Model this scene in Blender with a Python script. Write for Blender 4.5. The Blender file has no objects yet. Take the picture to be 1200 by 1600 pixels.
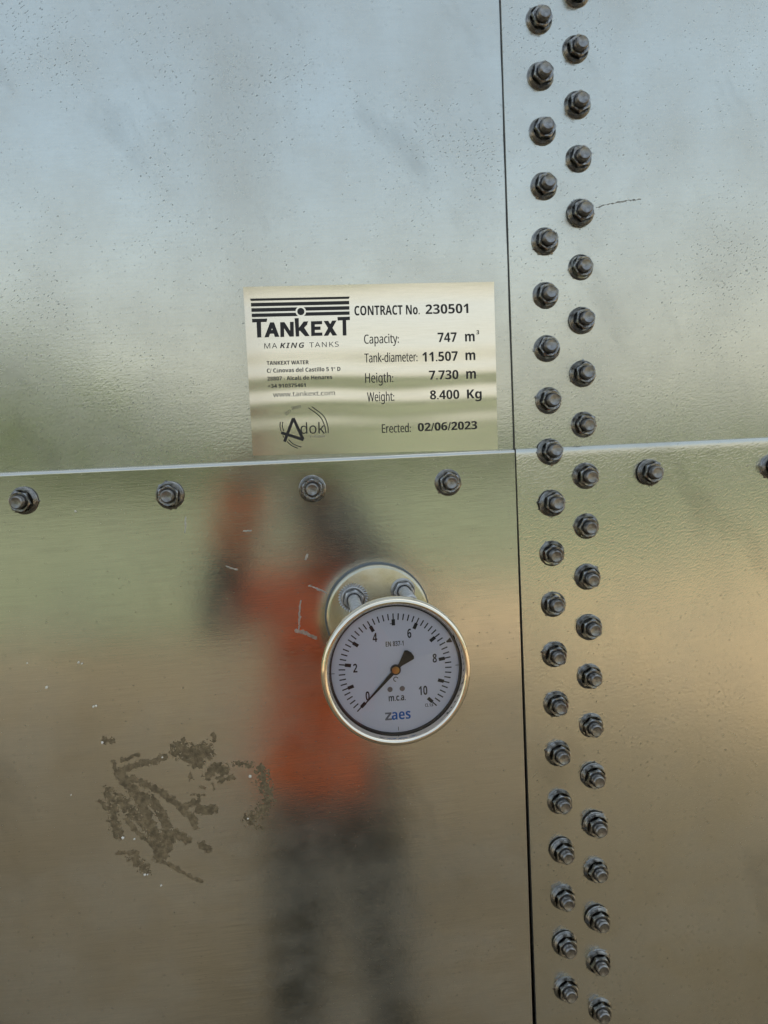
import bpy, bmesh, math, random
from mathutils import Vector, Matrix, noise as mn
random.seed(11)
R3 = math.radians
scene = bpy.context.scene
COL = scene.collection

# ------------------------------------------------------------------ camera, sky, sun, exposure
CAM_Y = -0.6            # the camera stands 0.6 m from the tank wall
GROUND = -1.68          # the lens is 1.68 m above the ground
cam_d = bpy.data.cameras.new('camera')
cam = bpy.data.objects.new('camera', cam_d); COL.objects.link(cam)
right = Vector((0.994903283567757, -0.09041310584695746, -0.044642206903356026))
down = Vector((-0.05177584924094295, -0.07815650826512324, -0.9955957119489732))
fwd = Vector((0.08652582147240401, 0.9928328310984235, -0.08243938204289913))
mw = Matrix((right, -down, -fwd)).transposed().to_4x4()
mw.translation = Vector((0, CAM_Y, 0))
cam.matrix_world = mw
cam_d.sensor_fit = 'VERTICAL'; cam_d.sensor_height = 24.0
cam_d.lens = 24.0 * 1288.02456 / 1600.0
cam_d.clip_start = 0.02; cam_d.clip_end = 2000
scene.camera = cam

SUN_EL, SUN_AZ = 46.0, 18.0      # the sun is high behind the tank: the wall in view is in shade
world = bpy.data.worlds.new('World'); scene.world = world; world.use_nodes = True
wn = world.node_tree.nodes; wl = world.node_tree.links
sky = wn.new('ShaderNodeTexSky'); sky.sky_type = 'NISHITA'; sky.sun_disc = False
sky.sun_elevation = R3(SUN_EL); sky.sun_rotation = R3(SUN_AZ)
sky.air_density = .55; sky.dust_density = 10.0; sky.ozone_density = 1.0
bg = wn['Background']; bg.inputs['Strength'].default_value = 0.15
# pale warm haze low in the sky, thinning out upwards
wtc = wn.new('ShaderNodeTexCoord'); wsp = wn.new('ShaderNodeSeparateXYZ'); wl.new(wtc.outputs['Generated'], wsp.inputs[0])
wmr = wn.new('ShaderNodeMapRange'); wmr.interpolation_type = 'SMOOTHSTEP'
wmr.inputs['From Min'].default_value = .37; wmr.inputs['From Max'].default_value = .04; wmr.inputs['To Max'].default_value = .60
wl.new(wsp.outputs[2], wmr.inputs[0])
wtint = wn.new('ShaderNodeMix'); wtint.data_type = 'RGBA'; wtint.blend_type = 'MULTIPLY'
wtint.inputs[0].default_value = 1; wtint.inputs[7].default_value = (.93, 1.06, .98, 1); wl.new(sky.outputs[0], wtint.inputs[6])
wveil = wn.new('ShaderNodeMix'); wveil.data_type = 'RGBA'; wveil.inputs[0].default_value = .45
wl.new(wtint.outputs[2], wveil.inputs[6]); wveil.inputs[7].default_value = (1.40, 1.58, 1.66, 1)   # thin even cloud
wmix = wn.new('ShaderNodeMix'); wmix.data_type = 'RGBA'; wl.new(wmr.outputs[0], wmix.inputs[0]); wl.new(wveil.outputs[2], wmix.inputs[6])
wmix.inputs[7].default_value = (2.0, 1.93, 1.58, 1)
wl.new(wmix.outputs[2], bg.inputs['Color'])
sd = bpy.data.lights.new('sun', 'SUN'); sd.energy = 2.0; sd.angle = R3(0.6); sd.color = (1.0, 0.94, 0.85)
sun = bpy.data.objects.new('sun', sd); COL.objects.link(sun)
to_sun = Vector((math.sin(R3(SUN_AZ)) * math.cos(R3(SUN_EL)), math.cos(R3(SUN_AZ)) * math.cos(R3(SUN_EL)), math.sin(R3(SUN_EL))))
sun.rotation_euler = to_sun.to_track_quat('Z', 'Y').to_euler()
scene.view_settings.view_transform = 'Standard'; scene.view_settings.look = 'None'
scene.view_settings.exposure = 2.0; scene.view_settings.gamma = 1.0
scene.view_settings.use_curve_mapping = False

# ------------------------------------------------------------------ helpers
RT = 5.7535              # tank radius (11.507 m across)
def P(s, z, o=0.0):
    a = s / RT
    return Vector(((RT + o) * math.sin(a), RT - (RT + o) * math.cos(a), z))
def frame(s, z, o=0.0):
    """local x along the wall, y up, z out of the wall"""
    a = s / RT
    m = Matrix((Vector((math.cos(a), math.sin(a), 0)), Vector((0, 0, 1)), Vector((math.sin(a), -math.cos(a), 0)))).transposed().to_4x4()
    m.translation = P(s, z, o)
    return m
def empty(name, label, cat, mat=None, group=None):
    o = bpy.data.objects.new(name, None); COL.objects.link(o); o.empty_display_size = .05
    if mat is not None: o.matrix_world = mat
    o['label'] = label; o['category'] = cat
    if group: o['group'] = group
    return o
def mesh_obj(name, me, mat, parent=None, smooth=None):
    o = bpy.data.objects.new(name, me); COL.objects.link(o)
    if mat is not None and len(me.materials) == 0: me.materials.append(mat)
    if parent is not None: o.parent = parent
    if smooth is not None:
        me.polygons.foreach_set('use_smooth', [True] * len(me.polygons))
        if smooth < 180: me.set_sharp_from_angle(angle=R3(smooth))
    return o
def from_bm(name, bm, mat, parent=None, smooth=None):
    me = bpy.data.meshes.new(name); bm.to_mesh(me); bm.free()
    return mesh_obj(name, me, mat, parent, smooth)
def lathe(bm, prof, n=64, close=True, cx=0, cy=0):
    """prof: list of (r, h); revolved round local z"""
    rings = []
    for r, h in prof:
        if r < 1e-7: rings.append([bm.verts.new((cx, cy, h))])
        else: rings.append([bm.verts.new((cx + r * math.cos(2 * math.pi * i / n), cy + r * math.sin(2 * math.pi * i / n), h)) for i in range(n)])
    for a, b in zip(rings[:-1], rings[1:]):
        for i in range(n):
            j = (i + 1) % n
            if len(a) == 1 and len(b) == 1: continue
            if len(a) == 1: bm.faces.new((a[0], b[j], b[i]))
            elif len(b) == 1: bm.faces.new((a[i], a[j], b[0]))
            else: bm.faces.new((a[i], a[j], b[j], b[i]))
def prism(bm, pts, h0, h1):
    """a flat outline in local x, y raised from h0 to h1"""
    area = sum(pts[i][0] * pts[(i + 1) % len(pts)][1] - pts[(i + 1) % len(pts)][0] * pts[i][1] for i in range(len(pts)))
    if area < 0: pts = pts[::-1]
    lo = [bm.verts.new((x, y, h0)) for x, y in pts]; hi = [bm.verts.new((x, y, h1)) for x, y in pts]
    bm.faces.new(hi); n = len(pts)
    for i in range(n): bm.faces.new((lo[i], lo[(i + 1) % n], hi[(i + 1) % n], hi[i]))
def stroke_pts(pl, w):
    """outline of a polyline with round ends"""
    L, Rr = [], []
    n = len(pl)
    for i in range(n):
        a = Vector(pl[max(i - 1, 0)]); b = Vector(pl[min(i + 1, n - 1)])
        d = (b - a).normalized(); q = Vector((-d.y, d.x)) * w / 2; p = Vector(pl[i])
        L.append(tuple(p + q)); Rr.append(tuple(p - q))
    return L + Rr[::-1]
def smooth_line(pl, k=8):
    """Catmull-Rom through the points"""
    out = []; n = len(pl)
    for i in range(n - 1):
        p0 = Vector(pl[max(i - 1, 0)]); p1 = Vector(pl[i]); p2 = Vector(pl[i + 1]); p3 = Vector(pl[min(i + 2, n - 1)])
        for j in range(k):
            t = j / k
            out.append(tuple(.5 * ((2 * p1) + (p2 - p0) * t + (2 * p0 - 5 * p1 + 4 * p2 - p3) * t * t + (3 * p1 - p0 - 3 * p2 + p3) * t ** 3)))
    out.append(tuple(pl[-1]))
    return out

# ---- text as mesh; the sans letters of the Unicode maths block give a plain grotesque face
def sans(t, bold=False, ital=False):
    up, lo, dg = (0x1D63C, 0x1D656, 0x1D7EC) if (bold and ital) else (0x1D5D4, 0x1D5EE, 0x1D7EC) if bold else (0x1D5A0, 0x1D5BA, 0x1D7E2)
    out = ''
    for c in t:
        if 'A' <= c <= 'Z': out += chr(up + ord(c) - 65)
        elif 'a' <= c <= 'z': out += chr(lo + ord(c) - 97)
        elif '0' <= c <= '9': out += chr(dg + ord(c) - 48)
        else: out += c
    return out
BOLD = ('bold', 'black', 'semi', 'ital', 'dialb', 'dial')
def text_mesh(txt, style):
    cu = bpy.data.curves.new('lettering', 'FONT'); cu.body = sans(txt, style in BOLD, style == 'ital'); cu.size = 1.0; cu.resolution_u = 3
    cu.offset = 0.0
    if style == 'thin' and len(txt) > 1 and txt.isupper(): cu.space_character = 1.2
    if style == 'ital': cu.space_character = 1.2
    t = bpy.data.objects.new('lettering', cu); COL.objects.link(t)
    dg = bpy.context.evaluated_depsgraph_get(); dg.update()
    me = bpy.data.meshes.new_from_object(t.evaluated_get(dg))
    bpy.data.objects.remove(t); bpy.data.curves.remove(cu)
    return me
_cap = {}
def text_fit(txt, style, x0, x1, y0, y1, cap, h, thick, surf=None):
    """lettering between x0 and x1 on a base line from y0 to y1; a slab `thick` deep"""
    ref = 'H'
    key = (ref, style)
    if key not in _cap:
        m = text_mesh(ref, style); _cap[key] = max(v.co.y for v in m.vertices) - min(v.co.y for v in m.vertices)
    me = text_mesh(txt, style); me.materials.clear()
    xs = [v.co.x for v in me.vertices]; a, b = min(xs), max(xs)
    sx = math.hypot(x1 - x0, y1 - y0) / (b - a); sy = cap / _cap[key]
    ang = math.atan2(y1 - y0, x1 - x0); ca, sa = math.cos(ang), math.sin(ang)
    bm = bmesh.new(); bm.from_mesh(me); bpy.data.meshes.remove(me)
    bmesh.ops.remove_doubles(bm, verts=bm.verts, dist=1e-5)
    for f in bm.faces:
        if f.normal.z < 0: f.normal_flip()
    for v in bm.verts:
        x = (v.co.x - a) * sx; y = v.co.y * sy
        v.co = (x0 + x * ca - y * sa, y0 + x * sa + y * ca, h)
    for v in bm.verts: v.co.z += thick
    fat = {'semi': .10, 'grey': .10, 'reg': .16, 'pale': .08, 'dialb': .05, 'dial': .05, 'black': .22, 'bold': .10}.get(style, 0) / 1000
    if fat:                            # heavier strokes: a second impression a hair to the side
        dup = bmesh.ops.duplicate(bm, geom=list(bm.faces))
        for g in dup['geom']:
            if isinstance(g, bmesh.types.BMVert): g.co.x += fat; g.co.z += .000008
    if surf:
        for v in bm.verts: v.co.z += surf(v.co.x, v.co.y)
    return bm

# ---- materials
def mat_new(name):
    m = bpy.data.materials.new(name); m.use_nodes = True
    nt = m.node_tree; nt.nodes.clear()
    out = nt.nodes.new('ShaderNodeOutputMaterial'); b = nt.nodes.new('ShaderNodeBsdfPrincipled')
    nt.links.new(b.outputs[0], out.inputs[0])
    return m, nt, b
def N(nt, kind, **kw):
    n = nt.nodes.new(kind)
    for k, v in kw.items():
        if k in n.inputs: n.inputs[k].default_value = v
        else: setattr(n, k, v)
    return n
def math_n(nt, op, a, b=None, clamp=False):
    n = nt.nodes.new('ShaderNodeMath'); n.operation = op; n.use_clamp = clamp
    for i, v in enumerate((a, b)):
        if v is None: continue
        if isinstance(v, (int, float)): n.inputs[i].default_value = v
        else: nt.links.new(v, n.inputs[i])
    return n.outputs[0]
def ramp(nt, src, a, b):
    n = nt.nodes.new('ShaderNodeMapRange'); n.inputs['From Min'].default_value = a; n.inputs['From Max'].default_value = b
    nt.links.new(src, n.inputs['Value']); return n.outputs[0]
def mixc(nt, fac, a, b):
    n = nt.nodes.new('ShaderNodeMix'); n.data_type = 'RGBA'
    for k, v in ((0, fac), (6, a), (7, b)):
        if isinstance(v, tuple): n.inputs[k].default_value = (*v, 1)
        elif isinstance(v, (int, float)): n.inputs[k].default_value = v
        else: nt.links.new(v, n.inputs[k])
    return n.outputs[2]
def noise_at(nt, scale, rot=0.0, sx=1.0, sy=1.0, detail=3.0, rough=.5, off=(0, 0, 0)):
    tc = nt.nodes.new('ShaderNodeUVMap'); mp = nt.nodes.new('ShaderNodeMapping')
    mp.inputs['Scale'].default_value = (sx, sy, 1); mp.inputs['Rotation'].default_value = (0, 0, rot); mp.inputs['Location'].default_value = off
    # rotate first, then stretch
    mp0 = nt.nodes.new('ShaderNodeMapping'); mp0.inputs['Rotation'].default_value = (0, 0, rot)
    mp.inputs['Rotation'].default_value = (0, 0, 0)
    nt.links.new(tc.outputs[0], mp0.inputs[0]); nt.links.new(mp0.outputs[0], mp.inputs[0])
    n = nt.nodes.new('ShaderNodeTexNoise'); n.noise_dimensions = '2D'
    n.inputs['Scale'].default_value = scale; n.inputs['Detail'].default_value = detail; n.inputs['Roughness'].default_value = rough
    nt.links.new(mp.outputs[0], n.inputs['Vector'])
    return n.outputs[0]
def plain(name, col, metal=0.0, rough=.5, var=.0, scale=40., bump=0.0, bscale=200., col2=None):
    m, nt, b = mat_new(name)
    b.inputs['Metallic'].default_value = metal; b.inputs['Roughness'].default_value = rough
    tc = nt.nodes.new('ShaderNodeTexCoord')
    n = nt.nodes.new('ShaderNodeTexNoise'); n.inputs['Scale'].default_value = scale; n.inputs['Detail'].default_value = 4
    nt.links.new(tc.outputs['Object'], n.inputs['Vector'])
    c2 = col2 if col2 else tuple(c * (1 - var) for c in col)
    f = ramp(nt, n.outputs[0], .35, .65)
    nt.links.new(mixc(nt, f, col, c2), b.inputs['Base Color'])
    if bump:
        n2 = nt.nodes.new('ShaderNodeTexNoise'); n2.inputs['Scale'].default_value = bscale; n2.inputs['Detail'].default_value = 3
        nt.links.new(tc.outputs['Object'], n2.inputs['Vector'])
        bp = nt.nodes.new('ShaderNodeBump'); bp.inputs['Strength'].default_value = bump; bp.inputs['Distance'].default_value = .001
        nt.links.new(n2.outputs[0], bp.inputs['Height']); nt.links.new(bp.outputs[0], b.inputs['Normal'])
    return m

def panel_mat(name, base, rough, aniso, haze, speck, speck_rot, pit, dust, seed, streak=.15):
    """bright zinc sheet: horizontally rolled grain, a dull oxide film, dark specks in drifts, dust low down"""
    m, nt, b = mat_new(name)
    off = (seed * 7.3, seed * 3.1, 0)
    cloud = noise_at(nt, 3.2, detail=4, off=off)
    blot = noise_at(nt, 14, detail=5, rough=.6, off=off)
    grain = noise_at(nt, 30, rot=R3(-1.5), sx=1, sy=45, detail=4, rough=.6, off=off)
    fine = noise_at(nt, 420, sx=.35, sy=1, detail=2, off=off)
    pits = noise_at(nt, 660, rot=R3(speck_rot), sx=.6, sy=1.1, detail=1.5, off=off)
    drift = noise_at(nt, 7, rot=R3(20), sx=1, sy=1.6, detail=4, rough=.65, off=(seed * 2.1 + 4, seed, 0))
    # specks: the peaks of a stretched fine noise, denser inside drifts
    thr = math_n(nt, 'SUBTRACT', .745, math_n(nt, 'MULTIPLY', ramp(nt, drift, .36, .78), .12 * speck))
    sp = math_n(nt, 'MULTIPLY', math_n(nt, 'SUBTRACT', pits, thr), 16., clamp=True)
    sp = math_n(nt, 'MULTIPLY', sp, .48)
    # roughness
    rg = math_n(nt, 'ADD', rough, math_n(nt, 'MULTIPLY', math_n(nt, 'SUBTRACT', blot, .5), .12))
    rg = math_n(nt, 'ADD', rg, math_n(nt, 'MULTIPLY', math_n(nt, 'SUBTRACT', grain, .5), .10))
    rg = math_n(nt, 'ADD', rg, math_n(nt, 'MULTIPLY', sp, .3), clamp=True)
    nt.links.new(rg, b.inputs['Roughness'])
    # colour of the bare metal
    c1 = mixc(nt, ramp(nt, cloud, .3, .7), base, tuple(c * .9 for c in base))
    c1 = mixc(nt, math_n(nt, 'MULTIPLY', ramp(nt, grain, .35, .75), streak), c1, tuple(c * .62 for c in base))
    c1 = mixc(nt, math_n(nt, 'MULTIPLY', ramp(nt, fine, .4, .7), .10), c1, tuple(c * .7 for c in base))
    smg = ramp(nt, noise_at(nt, 10, rot=R3(60), sx=.55, sy=1.5, detail=5, rough=.6, off=(seed * 3.7, 8, 0)), .60, .74)
    vst = ramp(nt, noise_at(nt, 5, rot=R3(1), sx=3.2, sy=.35, detail=4, rough=.6, off=(seed * 1.9, 2, 0)), .48, .70)
    c1 = mixc(nt, math_n(nt, 'MULTIPLY', vst, .22), c1, tuple(c * .72 for c in base))
    c1 = mixc(nt, math_n(nt, 'MULTIPLY', smg, .32), c1, tuple(c * .45 for c in base))
    c1 = mixc(nt, sp, c1, (.07, .072, .07))
    nt.links.new(c1, b.inputs['Base Color'])
    b.inputs['Metallic'].default_value = 1.0
    b.inputs['Anisotropic'].default_value = aniso
    tg = nt.nodes.new('ShaderNodeTangent'); tg.direction_type = 'UV_MAP'
    nt.links.new(tg.outputs[0], b.inputs['Tangent'])
    # bump
    wav = noise_at(nt, 2.6, sx=1, sy=1, detail=1, off=off)
    h = math_n(nt, 'ADD', math_n(nt, 'MULTIPLY', grain, .000010), math_n(nt, 'MULTIPLY', fine, .000010))
    h = math_n(nt, 'ADD', h, math_n(nt, 'MULTIPLY', math_n(nt, 'MINIMUM', pits, .60), .000022 * pit))
    h = math_n(nt, 'ADD', h, math_n(nt, 'MULTIPLY', wav, .0004))
    bp = nt.nodes.new('ShaderNodeBump'); bp.inputs['Strength'].default_value = 1.0; bp.inputs['Distance'].default_value = 1.0
    nt.links.new(h, bp.inputs['Height']); nt.links.new(bp.outputs[0], b.inputs['Normal'])
    # dull film and dust: a diffuse layer over the metal
    d = nt.nodes.new('ShaderNodeBsdfDiffuse')
    nt.links.new(bp.outputs[0], d.inputs['Normal'])
    uv = nt.nodes.new('ShaderNodeUVMap'); sx = nt.nodes.new('ShaderNodeSeparateXYZ'); nt.links.new(uv.outputs[0], sx.inputs[0])
    low = ramp(nt, sx.outputs[1], -.10, -.20)
    dn = ramp(nt, noise_at(nt, 9, sx=.8, sy=1.4, detail=7, rough=.68, off=(seed + 1.7, 3.3, 0)), .47, .66)
    du = math_n(nt, 'MULTIPLY', math_n(nt, 'MULTIPLY', dn, low), dust)
    fac = math_n(nt, 'ADD', math_n(nt, 'MULTIPLY', ramp(nt, blot, .2, .8), haze), du, clamp=True)
    fac = math_n(nt, 'MULTIPLY', fac, math_n(nt, 'SUBTRACT', 1.0, sp))
    dc = mixc(nt, math_n(nt, 'MULTIPLY', du, 3.0, clamp=True), (.48, .465, .42), (.34, .285, .19))
    nt.links.new(dc, d.inputs['Color'])
    mx = nt.nodes.new('ShaderNodeMixShader')
    nt.links.new(fac, mx.inputs[0]); nt.links.new(b.outputs[0], mx.inputs[1]); nt.links.new(d.outputs[0], mx.inputs[2])
    nt.links.new(mx.outputs[0], nt.nodes['Material Output'].inputs[0])
    return m
ZN = (.67, .67, .605)
M = {}
M['panel_ul'] = panel_mat('zinc_sheet_upper', ZN, .165, .45, .36, 1.0, -30, 1.2, .0, 1)
M['panel_ur'] = panel_mat('zinc_sheet_upper_lap', ZN, .20, .45, .36, 1.0, -35, 1.8, .0, 2)
M['panel_ll'] = panel_mat('zinc_sheet_lower', (.655, .63, .565), .14, .40, .10, .1, 0, .5, .14, 3, .5)
M['panel_lr'] = panel_mat('zinc_sheet_lower_lap', (.65, .635, .56), .17, .35, .10, .35, -35, 4.6, .10, 4)
M['shell'] = plain('zinc_sheet_shell', (.6, .6, .57), 1, .3, .1, 3)
M['sealant'] = plain('black_sealant', (.03, .03, .03), 0, .45, .3, 60)
M['nut'] = plain('weathered_nut', (.35, .345, .34), 1, .22, .45, 260, .30, 900, col2=(.17, .165, .16))
M['stud'] = plain('weathered_stud', (.32, .315, .31), .95, .32, .4, 300, .3, 700, col2=(.16, .15, .145))
M['flange'] = plain('zinc_plated_flange', (.60, .58, .50), 1, .24, .2, 45, .05, 300, col2=(.50, .44, .30))
M['gasket'] = plain('gasket', (.10, .115, .13), 0, .5)
M['bright_nut'] = plain('galvanized_nut', (.55, .55, .56), .8, .42, .25, 160, .3, 600)
M['rod'] = plain('galvanized_rod', (.62, .62, .63), .6, .5, .3, 220, .6, 400)
M['chrome'] = plain('polished_steel', (.87, .78, .65), 1, .04, .05, 30)
M['case'] = plain('steel_case', (.55, .54, .52), 1, .2, .1, 40)
M['brass'] = plain('brass', (.62, .36, .13), 1, .28, .2, 90)
M['seal'] = plain('black_rubber', (.012, .012, .013), 0, .45)
M['dial'] = plain('dial_white', (.80, .81, .90), 0, .5, .02, 30)
M['ink'] = plain('black_print', (.012, .011, .013), 0, .5)
M['inkgrey'] = plain('grey_print', (.09, .085, .08), 0, .5)
M['inkpale'] = plain('pale_print', (.26, .25, .2), 0, .5)
M['blue'] = plain('blue_print', (.010, .13, .50), 0, .5)
M['zgrey'] = plain('grey_blue_print', (.16, .16, .2), 0, .5)
M['screw'] = plain('dial_screw', (.22, .19, .19), .6, .5)
M['pointer'] = plain('pointer_black', (.012, .010, .010), 0, .42)
M['grit'] = plain('white_grit', (.75, .72, .66), 0, .5)
M['scratch'] = plain('bright_scratch', (.66, .66, .66), 1, .38, .3, 300)
M['grime'] = plain('dark_grime', (.30, .295, .27), 0, .7, .3, 300)
M['mud'] = plain('dried_mud', (.24, .183, .108), 0, .95, .5, 320, .6, 900, col2=(.12, .092, .054))
def glass_mat():
    m = bpy.data.materials.new('gauge_glass'); m.use_nodes = True; nt = m.node_tree; nt.nodes.clear()
    out = nt.nodes.new('ShaderNodeOutputMaterial'); tr = nt.nodes.new('ShaderNodeBsdfTransparent'); gl = nt.nodes.new('ShaderNodeBsdfGlossy')
    gl.inputs['Roughness'].default_value = .02; tr.inputs[0].default_value = (.96, .96, .98, 1)
    fr = nt.nodes.new('ShaderNodeFresnel'); fr.inputs[0].default_value = 1.5
    mx = nt.nodes.new('ShaderNodeMixShader')
    nt.links.new(fr.outputs[0], mx.inputs[0]); nt.links.new(tr.outputs[0], mx.inputs[1]); nt.links.new(gl.outputs[0], mx.inputs[2])
    nt.links.new(mx.outputs[0], out.inputs[0]); return m
M['glass'] = glass_mat()
def plate_mat():
    m, nt, b = mat_new('brushed_name_plate')
    b.inputs['Metallic'].default_value = 1; b.inputs['Roughness'].default_value = .10
    b.inputs['Base Color'].default_value = (.86, .81, .70, 1)
    g = noise_at(nt, 60, sx=1, sy=25, detail=3)
    nt.links.new(math_n(nt, 'ADD', .12, math_n(nt, 'MULTIPLY', g, .08)), b.inputs['Roughness'])
    nt.links.new(mixc(nt, g, (.88, .83, .74), (.80, .75, .66)), b.inputs['Base Color'])
    return m
M['plate'] = plate_mat()
M['dirt'] = plain('dry_dirt', (.25, .185, .113), 0, .95, .3, .9, col2=(.175, .131, .081))
M['grass'] = plain('dry_grass', (.096, .104, .062), 0, .95, .3, .5, col2=(.060, .078, .047))
M['leaf'] = plain('leaves', (.075, .10, .035), 0, .7, .4, 1.5, col2=(.04, .06, .02))
M['pole'] = plain('grey_pole', (.10, .10, .10), .3, .6, .2, 3)
M['orange'] = plain('orange_jacket', (.98, .19, .045), 0, .8, .12, 6)
M['trouser'] = plain('dark_trousers', (.066, .070, .066), 0, .85, .12, 5)
M['navy'] = plain('navy_sleeve', (.035, .05, .10), 0, .8, .15, 8)
M['skin'] = plain('skin', (.36, .20, .135), 0, .55, .1, 20)
M['hair'] = plain('dark_hair', (.012, .010, .009), 0, .5, .3, 80)
M['boot'] = plain('brown_boot', (.05, .032, .02), 0, .6, .2, 20)

# ---- measured outlines, in mm on the wall
TEXTS = [('MA', -27.83, -18.8, 71.03, 70.98, 3.64, 'thin'), ('KING', -16.83, 0.48, 70.98, 70.73, 3.65, 'ital'), ('TANKS', 4.04, 24.98, 70.74, 70.71, 3.52, 'thin'), ('TANKEXT WATER', -26.85, 2.89, 59.45, 59.05, 2.71, 'semi'), ('C/ Cánovas del Castillo 5 1º D', -27.02, 25.31, 54.03, 53.47, 2.85, 'semi'), ('28807 - Alcalá de Henares', -27.06, 19.03, 48.46, 47.96, 2.72, 'semi'), ('+34 910375461', -26.93, -0.15, 43.36, 43.01, 2.58, 'semi'), ('www.tankext.com', -23.62, 20.53, 36.76, 36.39, 3.41, 'grey'), ('ISO', -15.05, -11.14, 23.28, 25.86, 2.19, 'grey'), ('9001', -10.73, -4.36, 27.14, 28.19, 2.19, 'grey'), ('dok', -5.47, 11.91, 9.75, 9.34, 7.7, 'thin'), ('Calidad', 1.2, 11.91, 6.7, 6.57, 1.79, 'pale'), ('CONTRACT No.', 37.28, 84.28, 92.25, 91.69, 6.64, 'bold'), ('230501', 88.7, 120.0, 91.72, 91.65, 6.7, 'bold'), ('Capacity:', 43.26, 68.25, 72.08, 71.91, 6.36, 'reg'), ('747', 96.75, 110.62, 71.48, 71.37, 6.74, 'bold'), ('m', 116.92, 123.9, 71.34, 71.28, 7.08, 'bold'), ('3', 125.41, 127.41, 76.23, 76.17, 2.9, 'bold'), ('Tank-diameter:', 42.96, 81.25, 58.7, 58.34, 6.39, 'reg'), ('11.507', 85.01, 110.94, 57.89, 57.82, 6.75, 'bold'), ('m', 116.76, 123.92, 57.95, 57.87, 7.1, 'bold'), ('Heigth:', 42.77, 62.95, 44.31, 44.04, 6.73, 'reg'), ('7.730', 89.25, 110.93, 44.85, 44.55, 6.46, 'bold'), ('m', 116.76, 123.93, 44.5, 44.41, 7.13, 'bold'), ('Weight:', 43.61, 63.18, 30.94, 30.65, 6.43, 'reg'), ('8.400', 89.5, 111.06, 30.6, 30.25, 6.48, 'bold'), ('Kg', 116.89, 127.77, 30.19, 30.1, 6.51, 'bold'), ('Erected:', 53.33, 74.35, 7.91, 7.66, 6.16, 'reg'), ('02/06/2023', 79.64, 123.61, 7.92, 7.68, 5.87, 'black')]
BARS = [[(-35.97, 106.14), (34.59, 105.58), (33.69, 103.99), (-35.52, 104.53)], [(-35.47, 103.12), (33.97, 102.56), (33.85, 100.14), (-35.54, 100.65)], [(-35.41, 99.44), (33.93, 98.92), (33.81, 96.42), (-35.49, 96.9)], [(-35.42, 95.69), (33.89, 95.2), (33.77, 92.83), (-35.43, 93.28)]]
RING = [(-0.77, 96.16)]
WORD = [[(-35.43, 92.07), (-24.63, 91.93), (-25.23, 89.6), (-35.37, 89.59)], [(-32.33, 89.56), (-29.22, 89.59), (-29.55, 78.98), (-32.46, 78.94)], [(-27.39, 78.9), (-22.81, 89.25), (-20.04, 89.16), (-24.27, 78.93)], [(-22.81, 89.25), (-20.04, 89.16), (-16.87, 78.96), (-20.06, 78.93)], [(-24.67, 83.86), (-19.11, 83.82), (-18.44, 81.23), (-25.69, 81.34)], [(-15.77, 89.09), (-13.05, 89.14), (-13.41, 78.77), (-16.13, 78.73)], [(-15.77, 89.09), (-12.71, 89.13), (-6.6, 78.82), (-9.6, 78.78)], [(-8.84, 89.14), (-6.18, 89.13), (-6.6, 78.82), (-9.19, 78.77)], [(-5.44, 91.6), (-2.51, 91.64), (-2.78, 78.76), (-5.24, 78.77)], [(-2.88, 84.64), (0.9, 89.11), (4.04, 89.14), (3.09, 86.61), (-0.06, 83.74), (-2.58, 82.6)], [(-2.54, 83.28), (0.58, 85.54), (4.6, 78.79), (1.38, 78.76)], [(6.02, 89.08), (8.75, 89.06), (8.36, 78.8), (5.69, 78.75)], [(8.75, 89.06), (14.02, 89.04), (13.9, 86.81), (8.64, 86.84)], [(8.56, 85.29), (12.66, 85.22), (12.54, 82.93), (8.43, 82.92)], [(8.47, 81.03), (13.75, 80.99), (13.7, 78.76), (8.36, 78.8)], [(15.11, 89.0), (18.33, 89.04), (24.2, 78.62), (20.9, 78.59)], [(21.08, 89.09), (24.3, 89.06), (17.81, 78.63), (14.58, 78.59)], [(24.97, 91.47), (33.91, 91.47), (33.8, 89.11), (25.13, 89.1)], [(28.5, 89.13), (31.11, 89.12), (30.87, 78.41), (28.18, 78.36)]]
EMBLEM_BOLD = [[(-10.09, 21.15), (-13.69, 12.92), (-17.3, 4.62)], [(-10.09, 21.15), (-6.94, 13.25), (-3.83, 5.61)], [(-19.34, 11.24), (-11.26, 8.34), (-3.63, 5.39)]]
EMBLEM_ARC = [[(3.58, 28.69), (11.51, 21.97), (14.25, 14.62), (14.34, 9.44)], [(1.14, 28.1), (8.94, 21.6), (12.04, 14.71), (12.75, 9.51)], [(-19.47, 18.94), (-19.85, 15.73), (-19.41, 12.48)], [(-17.76, 18.87), (-18.21, 15.66), (-17.49, 12.4)], [(-14.34, 6.07), (-10.88, 2.61), (-5.49, 0.29)], [(-15.37, 4.74), (-12.3, 1.64), (-7.94, -0.49)], [(-18.29, 9.13), (-17.47, 7.72)]]
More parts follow.
